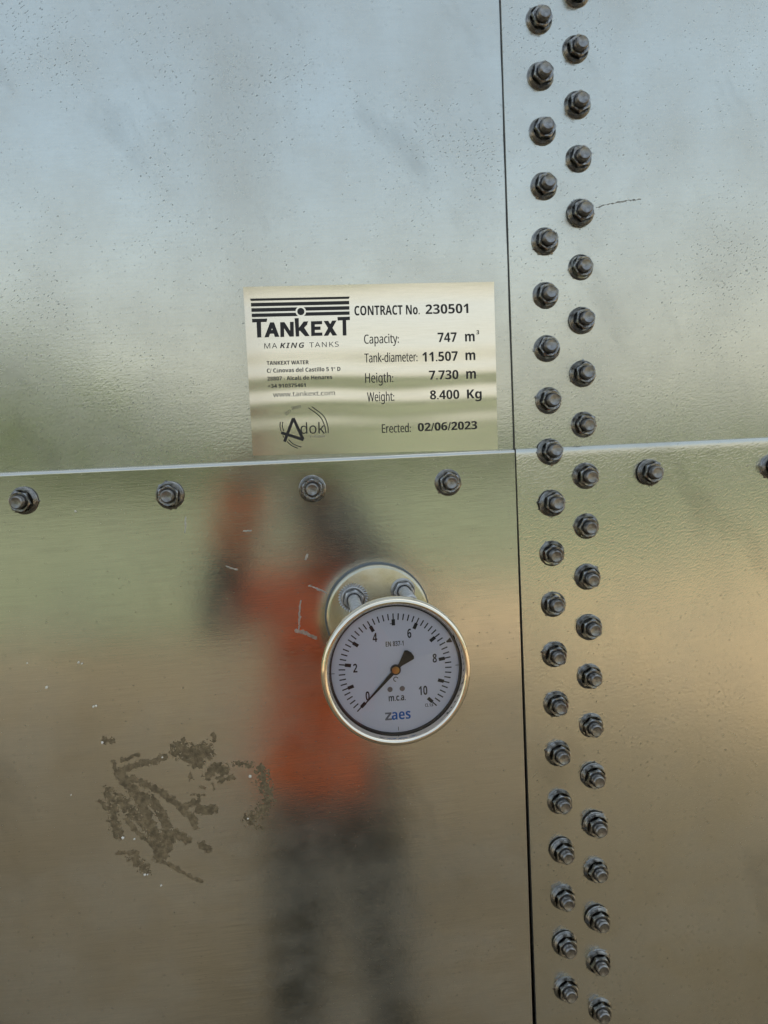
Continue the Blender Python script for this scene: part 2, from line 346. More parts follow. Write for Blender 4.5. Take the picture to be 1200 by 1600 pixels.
MUD = [([(-146.8, -220.9), (-135.2, -217.7)], 1.71, 1), ([(-150.9, -230.0), (-131.5, -223.6), (-124.6, -223.5), (-116.9, -220.4)], 3.17, 1), ([(-140.4, -235.0), (-127.1, -243.2), (-117.2, -250.0), (-107.4, -259.9), (-99.7, -267.8), (-97.9, -275.3)], 3.17, 1), ([(-133.3, -249.4), (-127.7, -252.8), (-123.0, -259.9), (-119.5, -268.7), (-118.9, -277.3), (-122.4, -294.1)], 5.12, 0.7), ([(-150.3, -230.1), (-144.1, -238.9), (-137.9, -249.1), (-133.9, -259.1), (-130.1, -271.5), (-126.2, -281.6), (-124.7, -293.9)], 5.37, 1), ([(-158.2, -244.0), (-155.5, -255.0), (-156.4, -267.1), (-153.6, -277.0)], 6.1, 0.55), ([(-150.6, -250.5), (-142.1, -260.9), (-134.6, -268.7), (-129.5, -278.9)], 7.32, 0.5), ([(-147.1, -265.3), (-140.7, -274.3), (-130.0, -286.2), (-125.8, -293.8)], 2.2, 1), ([(-115.6, -280.0), (-121.0, -290.6), (-126.0, -296.3)], 5.61, 0.8), ([(-127.2, -296.8), (-116.0, -303.9), (-107.1, -310.8), (-95.8, -317.3)], 1.83, 1), ([(-105.7, -215.8), (-96.7, -220.1), (-87.4, -218.4)], 9.51, 0.75), ([(-97.1, -225.5), (-91.5, -228.3)], 4.39, 1), ([(-86.2, -237.2), (-78.8, -230.5), (-74.4, -234.4)], 5.37, 0.8), ([(-78.3, -240.5), (-67.8, -239.8)], 2.2, 0.8), ([(-105.0, -258.8), (-94.4, -256.0)], 2.68, 0.9), ([(-94.7, -262.1), (-83.1, -263.0)], 4.63, 0.9), ([(-113.2, -277.7), (-104.3, -284.5)], 4.15, 1), ([(-94.1, -289.1), (-89.7, -293.1)], 3.9, 1), ([(-154.6, -290.4), (-140.8, -291.4)], 1.95, 1), ([(-144.5, -294.8), (-135.8, -304.1)], 6.71, 0.5), ([(-47.6, -235.3), (-44.9, -248.9), (-42.9, -256.4), (-50.7, -268.1), (-58.0, -272.4)], 7.07, 0.5), ([(-66.0, -229.0), (-54.4, -231.1)], 3.66, 0.5), ([(-53.6, -278.9), (-48.9, -279.3)], 2.93, 0.4), ([(-165.5, -249.5), (-159.1, -257.2)], 2.44, 0.6), ([(-153.2, -221.5), (-152.9, -226.3)], 1.22, 0.8), ([(-159.5, -205.5), (-152.7, -205.9)], 2.68, 0.6), ([(-98.8, -235.0), (-99.1, -238.6)], 2.2, 0.6), ([(-80.3, -206.2), (-80.6, -211.0)], 1.95, 0.8), ([(-102.8, -207.0), (-102.6, -211.8)], 1.22, 0.8), ([(-92.5, -245.2), (-89.0, -244.9)], 1.71, 0.6), ([(-83.7, -243.5), (-82.8, -247.2)], 1.46, 0.7), ([(-98.7, -250.8), (-90.6, -251.4)], 1.71, 0.5)]
GRIT = [(-118.1, -220.6), (-150.5, -279.1), (-142.3, -280.7), (-136.7, -308.3), (-134.6, -308.5), (-125.3, -317.6), (-55.7, -239.8), (-59.1, -271.7), (-160.1, -206.6), (-162.7, -179.3), (-164.6, -179.7), (-172.6, -146.7), (-170.4, -147.7), (-196.4, -163.5), (-208.5, -145.0), (-166.8, -37.9), (-185.2, -244.2)]
SCRATCH = [([(-11.6, -110.5), (-13.1, -121.2), (-14.2, -132.1)], 0.9), ([(-16.1, -132.9), (-9.3, -135.7), (-2.9, -139.5)], 3.2), ([(-5.3, -77.9), (-6.4, -81.1)], 1.8), ([(-64.0, -83.0), (-56.4, -85.7)], 0.6), ([(-135.8, -22.6), (-131.0, -37.4)], 0.5), ([(-90.3, -45.9), (-91.4, -56.9)], 0.6), ([(-5.1, -100.5), (7.2, -106.4)], 0.8), ([(-50.2, -58.2), (-44.7, -58.0)], 0.7), ([(-24.8, -226.1), (5.7, -230.0)], 0.5)]

# ------------------------------------------------------------------ ground, grass and what the metal mirrors
def sheet(name, x0, x1, y0, y1, z, mat, n=1, bump=0):
    bm = bmesh.new()
    vs = [[bm.verts.new((x0 + (x1 - x0) * i / n, y0 + (y1 - y0) * j / n, z)) for j in range(n + 1)] for i in range(n + 1)]
    for i in range(n):
        for j in range(n): bm.faces.new((vs[i][j], vs[i + 1][j], vs[i + 1][j + 1], vs[i][j + 1]))
    return from_bm(name, bm, mat)
g = sheet('ground', -400, 400, -400, 400, GROUND, M['dirt']); g['kind'] = 'structure'
bm = bmesh.new()                                   # rough grass beyond the bare strip round the tank
edge = [(x, -7.0 - (1.6 if x > .6 else 0) + 1.0 * mn.noise((x * .35, 2, 0)) + .5 * mn.noise((x * 1.7, 5, 0))) for x in [i * .5 - 45 for i in range(181)]]
top = [bm.verts.new((x, y, GROUND + .004)) for x, y in edge]; bot = [bm.verts.new((x * 3, -170, GROUND + .004)) for x, y in edge]
for i in range(len(top) - 1): bm.faces.new((top[i], bot[i], bot[i + 1], top[i + 1]))
g = from_bm('grass_field', bm, M['grass']); g['kind'] = 'structure'
def far_wood():
    rng = random.Random(5); vs, fs = [], []
    x = -75.
    while x < 75:
        y = -34 - rng.random() * 10
        hgt = rng.uniform(5.2, 7.6) * (.40 + .75 * min(1, max(0, (-x - 5) / 12)))
        w = rng.uniform(3, 5)
        for k in range(260):
            u = Vector((rng.gauss(0, 1), rng.gauss(0, 1), rng.gauss(0, 1))).normalized() * rng.random() ** .4
            c = Vector((x + u.x * w, y + u.y * w * .7, GROUND + hgt * .5 + u.z * hgt * .5))
            d = Vector((rng.gauss(0, 1), rng.gauss(0, 1), rng.gauss(0, 1))).normalized()
            e = d.orthogonal().normalized(); q = d.cross(e); r = rng.uniform(.25, .55)
            i = len(vs); vs += [c + e * r, c + q * r * .7, c - e * r, c - q * r * .7]; fs.append((i, i + 1, i + 2, i + 3))
        x += rng.uniform(1.6, 3.0)
    me = bpy.data.meshes.new('far_wood'); me.from_pydata([tuple(v) for v in vs], [], fs)
    o = mesh_obj('far_wood', me, M['leaf']); o['kind'] = 'stuff'
    o['label'] = 'low dark green tree line beyond the dry grass field'; o['category'] = 'trees'
far_wood()

# ------------------------------------------------------------------ the tank
tank = empty('water_tank', 'large round tank of bolted galvanized steel sheets', 'tank')
tank.location = (0, RT, GROUND)
def under_tank(o):
    o.parent = tank; o.matrix_parent_inverse = tank.matrix_world.inverted(); return o
bpy.context.view_layer.update()
tank.matrix_world = Matrix.Translation((0, RT, GROUND))
T_INV = Matrix.Translation((0, -RT, -GROUND))
def attach(o): o.parent = tank; o.matrix_parent_inverse = T_INV; return o

def panel(mat, s0, s1, zprof, slant=0.0, zref=0.0, thick=.003, edge_left=False):
    """one curved sheet; zprof: (z, o) from bottom to top"""
    n = int((s1 - s0) / .012)
    bm = bmesh.new(); uvl = bm.loops.layers.uv.new('UVMap')
    cols = []
    for i in range(n + 1):
        t = i / n; col = []
        for z, o in zprof:
            a = s0 + slant * max(0, zref - z)
            s = a + (s1 - a) * t
            oo = o
            if edge_left and i == 0: oo = o - .0006
            col.append((bm.verts.new(P(s, z, oo)), s, z))
        cols.append(col)
    if edge_left:                       # the cut edge of the sheet, facing along the wall
        col = []
        for (v, s, z), (zz, o) in zip(cols[0], zprof):
            col.append((bm.verts.new(P(s - .0004, z, o - thick)), s - .0004, z))
        cols.insert(0, col)
    for i in range(len(cols) - 1):
        for j in range(len(zprof) - 1):
            q = [cols[i][j], cols[i + 1][j], cols[i + 1][j + 1], cols[i][j + 1]]
            f = bm.faces.new([a[0] for a in q])
            for lp, a in zip(f.loops, q): lp[uvl].uv = (a[1], a[2])
    return attach(from_bm('wall_panel', bm, mat, None, 40))
def span(a, b, o, k=24): return [(a + (b - a) * i / k, o) for i in range(k + 1)]
def lip(z, o, r, th=.003):
    return [(z - r, o)] + [(z - r + r * math.sin(R3(a)), o - r + r * math.cos(R3(a))) for a in (25, 50, 70, 90)] + [(z, o - th)]
ZL = -.0082
panel(M['panel_ul'], -2.4, .19, span(-.03, 1.2, 0.0))
panel(M['panel_ur'], .1516, 2.4, span(ZL - .0006, 1.2, .003), edge_left=True)
panel(M['panel_ll'], -2.4, .1508, span(GROUND, ZL - .003, .003, 40) + lip(ZL, .003, .0024))
panel(M['panel_lr'], .1516, 2.4, span(GROUND, ZL - .008, .005, 40) + [(ZL - .0042, .00495), (ZL - .0026, .0048), (ZL - .0012, .0045), (ZL - .0004, .0041), (ZL, .003)], slant=.0045, zref=ZL, thick=.0022, edge_left=True)
def strip(sl, za, zb, o0, o1, w, slant=0.0):
    bm = bmesh.new(); n = 60; rows = []
    for i in range(n + 1):
        z = za + (zb - za) * i / n
        s = sl + slant * max(0, ZL - z) + .00018 * mn.noise((z * 60, sl * 9, 1)); ww = w * (1 + .35 * mn.noise((z * 35, 3, 2)))
        rows.append([bm.verts.new(P(s - ww, z, o0)), bm.verts.new(P(s - ww * .8, z, o1)), bm.verts.new(P(s, z, o1 + .0004))])
    for a, b in zip(rows[:-1], rows[1:]):
        for j in range(2): bm.faces.new((a[j], a[j + 1], b[j + 1], b[j]))
    return attach(from_bm('sealant_strip', bm, M['sealant']))
strip(.1515, ZL, 1.2, .0001, .0009, .0008)
strip(.1515, GROUND, ZL + .0004, .003, .0034, .0005, .0045)
bm = bmesh.new(); lathe(bm, [(RT - .012, GROUND), (RT - .012, GROUND + 7.73), (RT * .5, GROUND + 8.3), (0, GROUND + 8.5)], 160, cx=0, cy=RT)
attach(from_bm('tank_shell', bm, M['shell'], None, 30))

# ---- bolts: a stud, a flanged hexagon nut and its round washer
def hex_ring(r, ch):
    return [(r * math.cos(R3(60 * i)), r * math.sin(R3(60 * i))) for i in range(6)]
def nut_mesh(name, rf, hf, rc, h):
    bm = bmesh.new()
    lathe(bm, [(rf, 0), (rf, hf * .5), (rf * .94, hf * .8), (rc * 1.06, hf * 1.5)], 40)
    for f in bm.faces: f.smooth = True
    n = 48; rows = []                         # hexagon with a turned chamfer: height dips at the corners
    for k, (zz, q) in enumerate(((hf * .8, 0), (0, 1), (h, 2), (h + .0001, 3))):
        ring = []
        for i in range(n):
            a = 2 * math.pi * i / n
            rr = rc * math.cos(math.pi / 6) / math.cos((a % (math.pi / 3)) - math.pi / 6)
            if q == 0: z = zz; r = rr
            elif q == 1: r = rr; z = h - max(0, (rr - rc * .87)) * .62
            elif q == 2: r = min(rr, rc * .865) ; z = h
            else: r = .0052; z = h - .0003
            ring.append(bm.verts.new((r * math.cos(a), r * math.sin(a), z)))
        rows.append(ring)
    for a, b in zip(rows[:-1], rows[1:]):
        for i in range(n): bm.faces.new((a[i], a[(i + 1) % n], b[(i + 1) % n], b[i]))
    me = bpy.data.meshes.new(name); bm.to_mesh(me); bm.free()
    me.polygons.foreach_set('use_smooth', [True] * len(me.polygons)); me.set_sharp_from_angle(angle=R3(24))
    return me
def stud_mesh(name, r, h, pitch=.0014, thread=True):
    bm = bmesh.new(); prof = [(r, 0)]
    z = .0005
    while thread and z < h - .0022:
        prof += [(r, z), (r * .93, z + pitch * .5)]; z += pitch
    prof += [(r, h - .0014), (r * .97, h - .0008), (r * .80, h), (r * .55, h - .0003), (0, h - .0006)]
    lathe(bm, prof, 32)
    me = bpy.data.meshes.new(name); bm.to_mesh(me); bm.free()
    me.polygons.foreach_set('use_smooth', [True] * len(me.polygons)); me.set_sharp_from_angle(angle=R3(35))
    return me
NUT = nut_mesh('nut', .0094, .0024, .0078, .0078); NUT.materials.append(M['nut'])
STUD = stud_mesh('bolt', .0047, .0138); STUD.materials.append(M['stud'])
WASHERS = []
for k in range(6):                      # ragged zinc burrs round some of the washers
    bw = bmesh.new(); lathe(bw, [(.0098, 0), (.0099, .0008), (.0094, .0013), (.006, .0013)], 72)
    for v in bw.verts:
        r = math.hypot(v.co.x, v.co.y)
        if r > .0097:
            n_ = mn.noise((v.co.x * 330, v.co.y * 330, k * 4.1)); f_ = 1 + .02 * n_ + (.09 if n_ > .52 else 0)
            v.co.x *= f_; v.co.y *= f_
    me = bpy.data.meshes.new('washer'); bw.to_mesh(me); bw.free(); me.materials.append(M['nut'])
    me.polygons.foreach_set('use_smooth', [True] * len(me.polygons)); me.set_sharp_from_angle(angle=R3(30)); WASHERS.append(me)
br = random.Random(3)
def bolt(s, z, o):
    b = bpy.data.objects.new('bolt', STUD); COL.objects.link(b)
    tilt = Matrix.Rotation(R3(br.gauss(0, 2.0)), 4, 'X') @ Matrix.Rotation(R3(br.gauss(0, 2.0)), 4, 'Y')
    m = frame(s, z, o) @ tilt @ Matrix.Rotation(br.uniform(0, 6.28), 4, 'Z') @ Matrix.Translation((0, 0, br.gauss(0, .0009)))
    attach(b); b.matrix_world = m
    for nm, me in (('washer', br.choice(WASHERS)), ('nut', NUT)):
        c = bpy.data.objects.new(nm, me); COL.objects.link(c); c.parent = b
        if nm == 'nut': c.location.z = .0011; c.rotation_euler.z = br.uniform(0, 1.05)
UR = [[0.1785, 0.295], [0.1783, 0.2566], [0.1787, 0.2185], [0.1786, 0.1801], [0.1782, 0.1411], [0.1777, 0.1027], [0.1774, 0.0643], [0.1776, 0.0263], [0.2064, 0.3136], [0.205, 0.2753], [0.2052, 0.2369], [0.2052, 0.1993], [0.2051, 0.1606], [0.2048, 0.1222], [0.2043, 0.0838], [0.204, 0.045], [0.2041, 0.0073]]
LR = [[0.1771, -0.0114], [0.1768, -0.0496], [0.1763, -0.0873], [0.1763, -0.1255], [0.1761, -0.1639], [0.1763, -0.2022], [0.1766, -0.2407], [0.1769, -0.2788], [0.1772, -0.3171], [0.1773, -0.3551], [0.1775, -0.3925], [0.1778, -0.43], [0.2039, -0.0305], [0.2034, -0.0684], [0.2032, -0.1065], [0.2036, -0.145], [0.2031, -0.183], [0.2035, -0.2213], [0.2037, -0.2606], [0.2043, -0.299], [0.2042, -0.3363], [0.2041, -0.3748], [0.2043, -0.411], [0.2049, -0.4507], [0.2534, -0.0303], [0.3538, -0.0308]]
LLB = [[-0.2015, -0.0285], [-0.1, -0.0296], [0.0009, -0.03], [0.1001, -0.0304]]
for lst, o in ((UR, .003), (LR, .0049), (LLB, .003)):
    for s, z in lst: bolt(s, z, o)

# ---- bright scratches in the lower sheet
def blob_relief(strokes, step, o, hmax, seed, erode=.35, gran=1.0, wamp=1.0):
    """raised smear: a height field over the wall, kept where the smear is thick enough (all in mm on the wall)"""
    xs = [p[0] for st in strokes for p in st[0]]; ys = [p[1] for st in strokes for p in st[0]]
    x0, x1, y0, y1 = min(xs) - 6, max(xs) + 6, min(ys) - 6, max(ys) + 6
    nx, ny = int((x1 - x0) / step) + 1, int((y1 - y0) / step) + 1
    H = {}; warp = {}
    for pl, w, amp in strokes:
        pl = smooth_line(pl, 5) if len(pl) > 2 else pl
        for (ax, ay), (bx, by) in zip(pl[:-1], pl[1:]):
            m = w * .5 + 3.0
            for i in range(max(0, int((min(ax, bx) - m - x0) / step)), min(nx, int((max(ax, bx) + m - x0) / step) + 2)):
                for j in range(max(0, int((min(ay, by) - m - y0) / step)), min(ny, int((max(ay, by) + m - y0) / step) + 2)):
                    px, py = x0 + i * step, y0 + j * step
                    qx, qy = warp[(i, j)] if (i, j) in warp else warp.setdefault((i, j), (px + 1.5 * wamp * mn.noise((px * .22, py * .22, seed + 11)) + .8 * wamp * mn.noise((px * .8, py * .8, seed + 12)), py + 1.5 * wamp * mn.noise((px * .22, py * .22, seed + 13)) + .8 * wamp * mn.noise((px * .8, py * .8, seed + 14))))
                    dx, dy = bx - ax, by - ay; L2 = dx * dx + dy * dy + 1e-9
                    t = min(1, max(0, ((qx - ax) * dx + (qy - ay) * dy) / L2))
                    d = math.hypot(qx - ax - t * dx, qy - ay - t * dy)
                    v = amp * (1 - d / (w * .5 + .6))
                    if v > H.get((i, j), 0): H[(i, j)] = v
    bm = bmesh.new(); vv = {}
    Hn = {}
    for (i, j), v in H.items():
        px, py = x0 + i * step, y0 + j * step
        n1 = mn.noise((px * .40, py * .40, seed)) * .75 + mn.noise((px * 1.3, py * 1.3, seed + 3)) * .45 * gran + mn.noise((px * 3.1, py * 3.1, seed + 5)) * .35 * gran
        Hn[(i, j)] = v ** .7 + n1 * .55 - erode
    for (i, j) in Hn:
        q = [(i, j), (i + 1, j), (i + 1, j + 1), (i, j + 1)]
        if sum(1 for k in q if Hn.get(k, -1) > 0) < 3: continue
        f = []
        for k in q:
            if k not in vv:
                hh = max(0.0, Hn.get(k, -.1)); px, py = (x0 + k[0] * step) / 1000, (y0 + k[1] * step) / 1000
                grain = max(0, mn.noise((px * 2600, py * 2600, 9))) ** 2
                vv[k] = bm.verts.new(P(px, py, o + .00004 + hmax * min(hh, .8) * (.6 + 1.2 * grain * gran)))
            f.append(vv[k])
        bm.faces.new(f)
    return bm
for sp_, w_ in SCRATCH[:4] + SCRATCH[5:8]:
    b_ = blob_relief([(sp_, w_ * .8, 1.0)], .2, .003, .00006, 4, .40, gran=.8, wamp=.5)
    if len(b_.faces) > 3: attach(from_bm('scratch', b_, M['scratch'], None, 60))
    else: b_.free()

for o_, lines in ((.003, [([(217.5, 164.5), (227.8, 167.2), (239.1, 168.9), (251.5, 170.7)], .38)]),):
    for ln_, w_ in lines:
        b_ = blob_relief([(ln_, w_ * .7, 1.0)], .25, o_, .00003, 6, .55, gran=1.2, wamp=.6)
        if len(b_.faces) > 3: attach(from_bm('scratch', b_, M['grime'], None, 60))
        else: b_.free()
mud = from_bm('mud_smear', blob_relief([(a_, w_ * 1.9, min(1, k_ * 1.15)) for a_, w_, k_ in MUD], .40, .003, .00022, 1, .37, gran=1.65, wamp=1.0), M['mud'], None, 60)
mud['label'] = 'dried brown mud smeared in streaks and dabs on the lower steel sheet, left of the gauge'; mud['category'] = 'mud'; mud['kind'] = 'stuff'
gm = bmesh.new(); gr = random.Random(8)
for x, y in GRIT:
    c = P(x / 1000, y / 1000, .0034); r = gr.uniform(.0006, .0012)
    bmesh.ops.create_icosphere(gm, subdivisions=1, radius=r, matrix=Matrix.Translation(c))
for v in gm.verts: v.co += Vector((mn.noise(v.co * 900), mn.noise(v.co * 900 + Vector((5, 0, 0))), 0)) * .0005
go = from_bm('grit', gm, M['grit']); go['kind'] = 'stuff'; go['label'] = 'tiny white grains of grit stuck on the muddy lower sheet'; go['category'] = 'grit'

# ------------------------------------------------------------------ name plate
PC = (.0497, .0535)                     # middle of the plate on the wall
plate = empty('nameplate', 'brushed metal data plate with black lettering, above the seam beside the bolt rows', 'nameplate', frame(PC[0], PC[1], .0014))
def psurf(x, y):                        # metres from the plate's middle: it follows the round wall and is slightly buckled
    return -(x * x) / (2 * RT) + .022 * (min(0., y - .006) if y < -.006 else -((max(0., .018 - y)) ** 2) / .048) + .00012 * math.sin(322 * (y + .0085 + .0012 * math.sin(x * 45 + .6) + x * .012)) * math.exp(-((y + .013) / .026) ** 2) + .0012 * max(0, (y - .045) / .015) ** 2 * .5 + .00012 * math.sin(x * 55 + y * 20)
outline = ((-.0900, .0608), (.0900, .0598), (.0891, -.0616), (-.0900, -.0578))
bm = bmesh.new(); uvl = bm.loops.layers.uv.new('UVMap'); nx, ny = 72, 60; G = []
for i in range(nx + 1):
    row = []
    for j in range(ny + 1):
        u, v = i / nx, j / ny
        bx = outline[3][0] + (outline[2][0] - outline[3][0]) * u; by = outline[3][1] + (outline[2][1] - outline[3][1]) * u
        tx = outline[0][0] + (outline[1][0] - outline[0][0]) * u; ty = outline[0][1] + (outline[1][1] - outline[0][1]) * u
        x, y = bx + (tx - bx) * v, by + (ty - by) * v
        row.append(bm.verts.new((x, y, psurf(x, y) + .0008)))
    G.append(row)
for i in range(nx):
    for j in range(ny):
        f = bm.faces.new((G[i][j], G[i + 1][j], G[i + 1][j + 1], G[i][j + 1]))
        for lp in f.loops: lp[uvl].uv = (lp.vert.co.x, lp.vert.co.y)
rim = [G[i][0] for i in range(nx + 1)] + [G[nx][j] for j in range(1, ny + 1)] + [G[i][ny] for i in range(nx - 1, -1, -1)] + [G[0][j] for j in range(ny - 1, 0, -1)]
low = [bm.verts.new(v.co - Vector((0, 0, .0008))) for v in rim]
for i in range(len(rim)):
    j = (i + 1) % len(rim); f = bm.faces.new((low[i], low[j], rim[j], rim[i]))
    for lp in f.loops: lp[uvl].uv = (lp.vert.co.x, lp.vert.co.y)
from_bm('metal_sheet', bm, M['plate'], plate, 60)
def pl(x, y): return (x / 1000 - PC[0], y / 1000 - PC[1])
SH, TH = .00083, .00009
inkm = {'grey': M['inkgrey'], 'pale': M['inkpale'], 'semi': M['ink'], 'reg': M['ink']}
for txt, x0, x1, y0, y1, cap, st in TEXTS:
    a, b = pl(x0, y0), pl(x1, y1)
    from_bm('lettering', text_fit(txt, st, a[0], b[0], a[1], b[1], cap / 1000, SH, TH, psurf), inkm.get(st, M['ink']), plate)
def raised_strokes(name, lines, w, mat, parent, step=.000012):
    bm = bmesh.new()
    for k, ln in enumerate(lines):
        o = stroke_pts(ln, w); n = len(ln); L = o[:n]; Rr = o[n:][::-1]; h = SH + TH + step * k
        a = [bm.verts.new((x, y, h + psurf(x, y))) for x, y in L]; b = [bm.verts.new((x, y, h + psurf(x, y))) for x, y in Rr]
        c = [bm.verts.new((x, y, SH + psurf(x, y))) for x, y in L]; d = [bm.verts.new((x, y, SH + psurf(x, y))) for x, y in Rr]
        for i in range(n - 1):
            bm.faces.new((b[i], b[i + 1], a[i + 1], a[i])); bm.faces.new((a[i], a[i + 1], c[i + 1], c[i])); bm.faces.new((d[i], d[i + 1], b[i + 1], b[i]))
    bmesh.ops.recalc_face_normals(bm, faces=bm.faces)
    return from_bm(name, bm, mat, parent)
def raised(name, polys, mat, parent, step=.000012, sub=False):
    bm = bmesh.new()
    for k, p in enumerate(polys):
        prism(bm, p, SH, SH + TH + step * k)
    bmesh.ops.triangulate(bm, faces=[f for f in bm.faces if len(f.verts) > 4])
    bmesh.ops.subdivide_edges(bm, edges=[e for e in bm.edges if e.calc_length() > .012], cuts=6, use_grid_fill=True)
    for v in bm.verts: v.co.z += psurf(v.co.x, v.co.y)
    return from_bm(name, bm, mat, parent)
cr, ro = pl(*RING[0]), .0053
def arc(a0, a1, r, n=14): return [(cr[0] + r * math.cos(R3(a0 + (a1 - a0) * i / n)), cr[1] + r * math.sin(R3(a0 + (a1 - a0) * i / n))) for i in range(n + 1)]
GAPR, DOTR = .0037, .00255
bars = []
for k, q in enumerate(BARS):
    tl, tr, brr, bl = [pl(*p) for p in q]
    def yat(a, b, x): return a[1] + (b[1] - a[1]) * (x - a[0]) / (b[0] - a[0])
    if k < 2: bars.append([tl, tr, brr, bl]); continue
    # lower bars stop at the ring of bare metal round the dot
    for sgn, A, B, C, D in ((-1, tl, None, None, bl), (1, None, tr, brr, None)):
        pts = []
        for i in range(9):
            y = yat(tl, tr, cr[0]) + (yat(bl, brr, cr[0]) - yat(tl, tr, cr[0])) * i / 8
            dy = y - cr[1]
            pts.append((cr[0] + sgn * (math.sqrt(GAPR ** 2 - dy * dy) if abs(dy) < GAPR else .0002), y))
        bars.append([tl] + pts + [bl] if sgn < 0 else [tr] + pts + [brr])
raised('logo_bars', bars, M['ink'], plate)
raised('logo_dot', [arc(0, 352, DOTR, 28)], M['ink'], plate)
raised('logo_lettering', [[pl(*p) for p in q] for q in WORD], M['ink'], plate)
raised('emblem_triangle', [stroke_pts([pl(*p) for p in q], .0021) for q in EMBLEM_BOLD], M['ink'], plate)
raised_strokes('emblem_arcs', [smooth_line([pl(*p) for p in q], 7) for q in EMBLEM_ARC], .00066, M['ink'], plate)

# ------------------------------------------------------------------ flange
FC = (.0436, -.1245)
fl = empty('pipe_flange', 'round zinc plated flange bolted on the tank behind the pressure gauge', 'flange', frame(FC[0], FC[1], .003))
bm = bmesh.new(); lathe(bm, [(.0385, 0), (.0385, .0024), (.0378, .0028), (.02, .0028)], 96); from_bm('gasket', bm, M['gasket'], fl, 30)
bm = bmesh.new(); lathe(bm, [(.0371, .0026), (.0374, .0034), (.0374, .0072), (.0367, .0081), (.0352, .0085), (0, .0085)], 128); from_bm('disc', bm, M['flange'], fl, 40)
BN = nut_mesh('nut', .0085, .0022, .0074, .0075); BN.materials.append(M['bright_nut'])
for i, (s, z, ln, big) in enumerate(((.0258, -.1094, .053, 1), (.0626, -.1062, .048, 0), (.0262, -.141, .03, 0), (.0608, -.1425, .03, 0))):
    x, y = s - FC[0], z - FC[1]
    x *= .985; y *= .985
    rod = mesh_obj('stud', stud_mesh('stud', .0043, ln, .0022), M['rod'], fl); rod.location = (x, y, .0085)
    rod.rotation_euler.x = R3(2 if big else -1)
    n = bpy.data.objects.new('nut', BN); COL.objects.link(n); n.parent = rod; n.location.z = .0016; n.rotation_euler.z = .3 + i * .8
    bm = bmesh.new()
    if big:                             # toothed lock washer
        k = 64; prof = []
        ring = [(.0098 + (.0011 if j % 2 else 0), 2 * math.pi * j / k) for j in range(k)]
        lo = [bm.verts.new((r * math.cos(a), r * math.sin(a), .0001)) for r, a in ring]; hi = [bm.verts.new((r * math.cos(a), r * math.sin(a), .0012 + (.0006 if j % 2 else 0))) for j, (r, a) in enumerate(ring)]
        inn = [bm.verts.new((.0085 * math.cos(a), .0085 * math.sin(a), .0013)) for r, a in ring]
        cen = [bm.verts.new((.0045 * math.cos(a), .0045 * math.sin(a), .0013)) for r, a in ring]
        for j in range(k):
            q = (j + 1) % k
            for A, B in ((lo, hi), (hi, inn), (inn, cen)): bm.faces.new((A[j], A[q], B[q], B[j]))
    else:
        lathe(bm, [(.0088, .0001), (.0089, .001), (.0085, .0015), (.004, .0015)], 40)
    from_bm('washer', bm, M['bright_nut'], rod)

# ------------------------------------------------------------------ pressure gauge
GC, GH = (.0474, -.1452), .090          # middle of the dial, distance of the bezel's front from the wall
ga = empty('pressure_gauge', 'round steel pressure gauge with white dial and black pointer resting at 0', 'pressure gauge', frame(GC[0], GC[1], GH))
GR = .0480
bm = bmesh.new(); lathe(bm, [(.0400, -.011), (.0465, -.0105), (GR - .0005, -.0095), (GR, -.008), (GR, -.0035), (GR - .0004, -.0016), (GR - .0013, -.0005), (GR - .0024, 0), (GR - .0034, -.0004), (GR - .0042, -.0016), (GR - .0051, -.0044), (GR - .0056, -.0068)], 160)
from_bm('bezel', bm, M['chrome'], ga, 60)
bm = bmesh.new(); lathe(bm, [(.0415, -.0105), (.0405, -.018), (.036, -.027), (.030, -.031), (0, -.031)][::-1], 96); c = from_bm('case', bm, M['case'], ga, 40)
bm = bmesh.new(); lathe(bm, [(GR - .0056, -.0062), (GR - .0063, -.0062), (GR - .0066, -.0086)], 128); from_bm('seal_ring', bm, M['seal'], ga, 40)
bm = bmesh.new(); lathe(bm, [(GR - .0058, -.0090), (0, -.0090)], 128); dial = from_bm('dial', bm, M['dial'], ga)
bm = bmesh.new(); lathe(bm, [(GR - .0057, -.0058), (0, -.0058)], 128); from_bm('glass', bm, M['glass'], ga)
sx, sz = FC[0] - GC[0], FC[1] - GC[1]
bm = bmesh.new(); lathe(bm, [(.0085, -.0815), (.0085, -.07), (.011, -.07), (.011, -.056), (.009, -.056), (.009, -.0305)][::-1], 36, cx=sx, cy=sz); from_bm('stem', bm, M['brass'], ga, 40)
U = GR / 506.
def dp(x, y): return ((x - 600) * U, -(y - 808) * U)
D0, DT = -.00895, .00005
def dial_print(name, polys, mat, dz=0.0):
    bm = bmesh.new()
    for k, p in enumerate(polys): prism(bm, p, D0 + dz, D0 + DT + dz + .00001 * (k % 3))
    return from_bm(name, bm, mat, dial)
def tick(v, r0, r1, w):
    a = R3(225 - 27 * v); c, s = math.cos(a), math.sin(a)
    return [(r0 * c - w * s / 2, r0 * s + w * c / 2), (r1 * c - w * s / 2, r1 * s + w * c / 2), (r1 * c + w * s / 2, r1 * s - w * c / 2), (r0 * c + w * s / 2, r0 * s - w * c / 2)]
dial_print('scale_marks', [tick(k * .2, 342 * U, 386 * U, 8.2 * U) for k in range(51)], M['ink'])
dial_print('scale_blocks', [tick(k, 304 * U, 346 * U, 23 * U) for k in range(11)], M['ink'], .00003)
a0 = R3(225 - 27 * 7.42)
dial_print('red_line_marker', [[((r) * U * math.cos(a0 + d), r * U * math.sin(a0 + d)) for r, d in ((394, .018), (394, -.008), (430, -.045), (430, .040))][::1]], M['ink'], .00006)
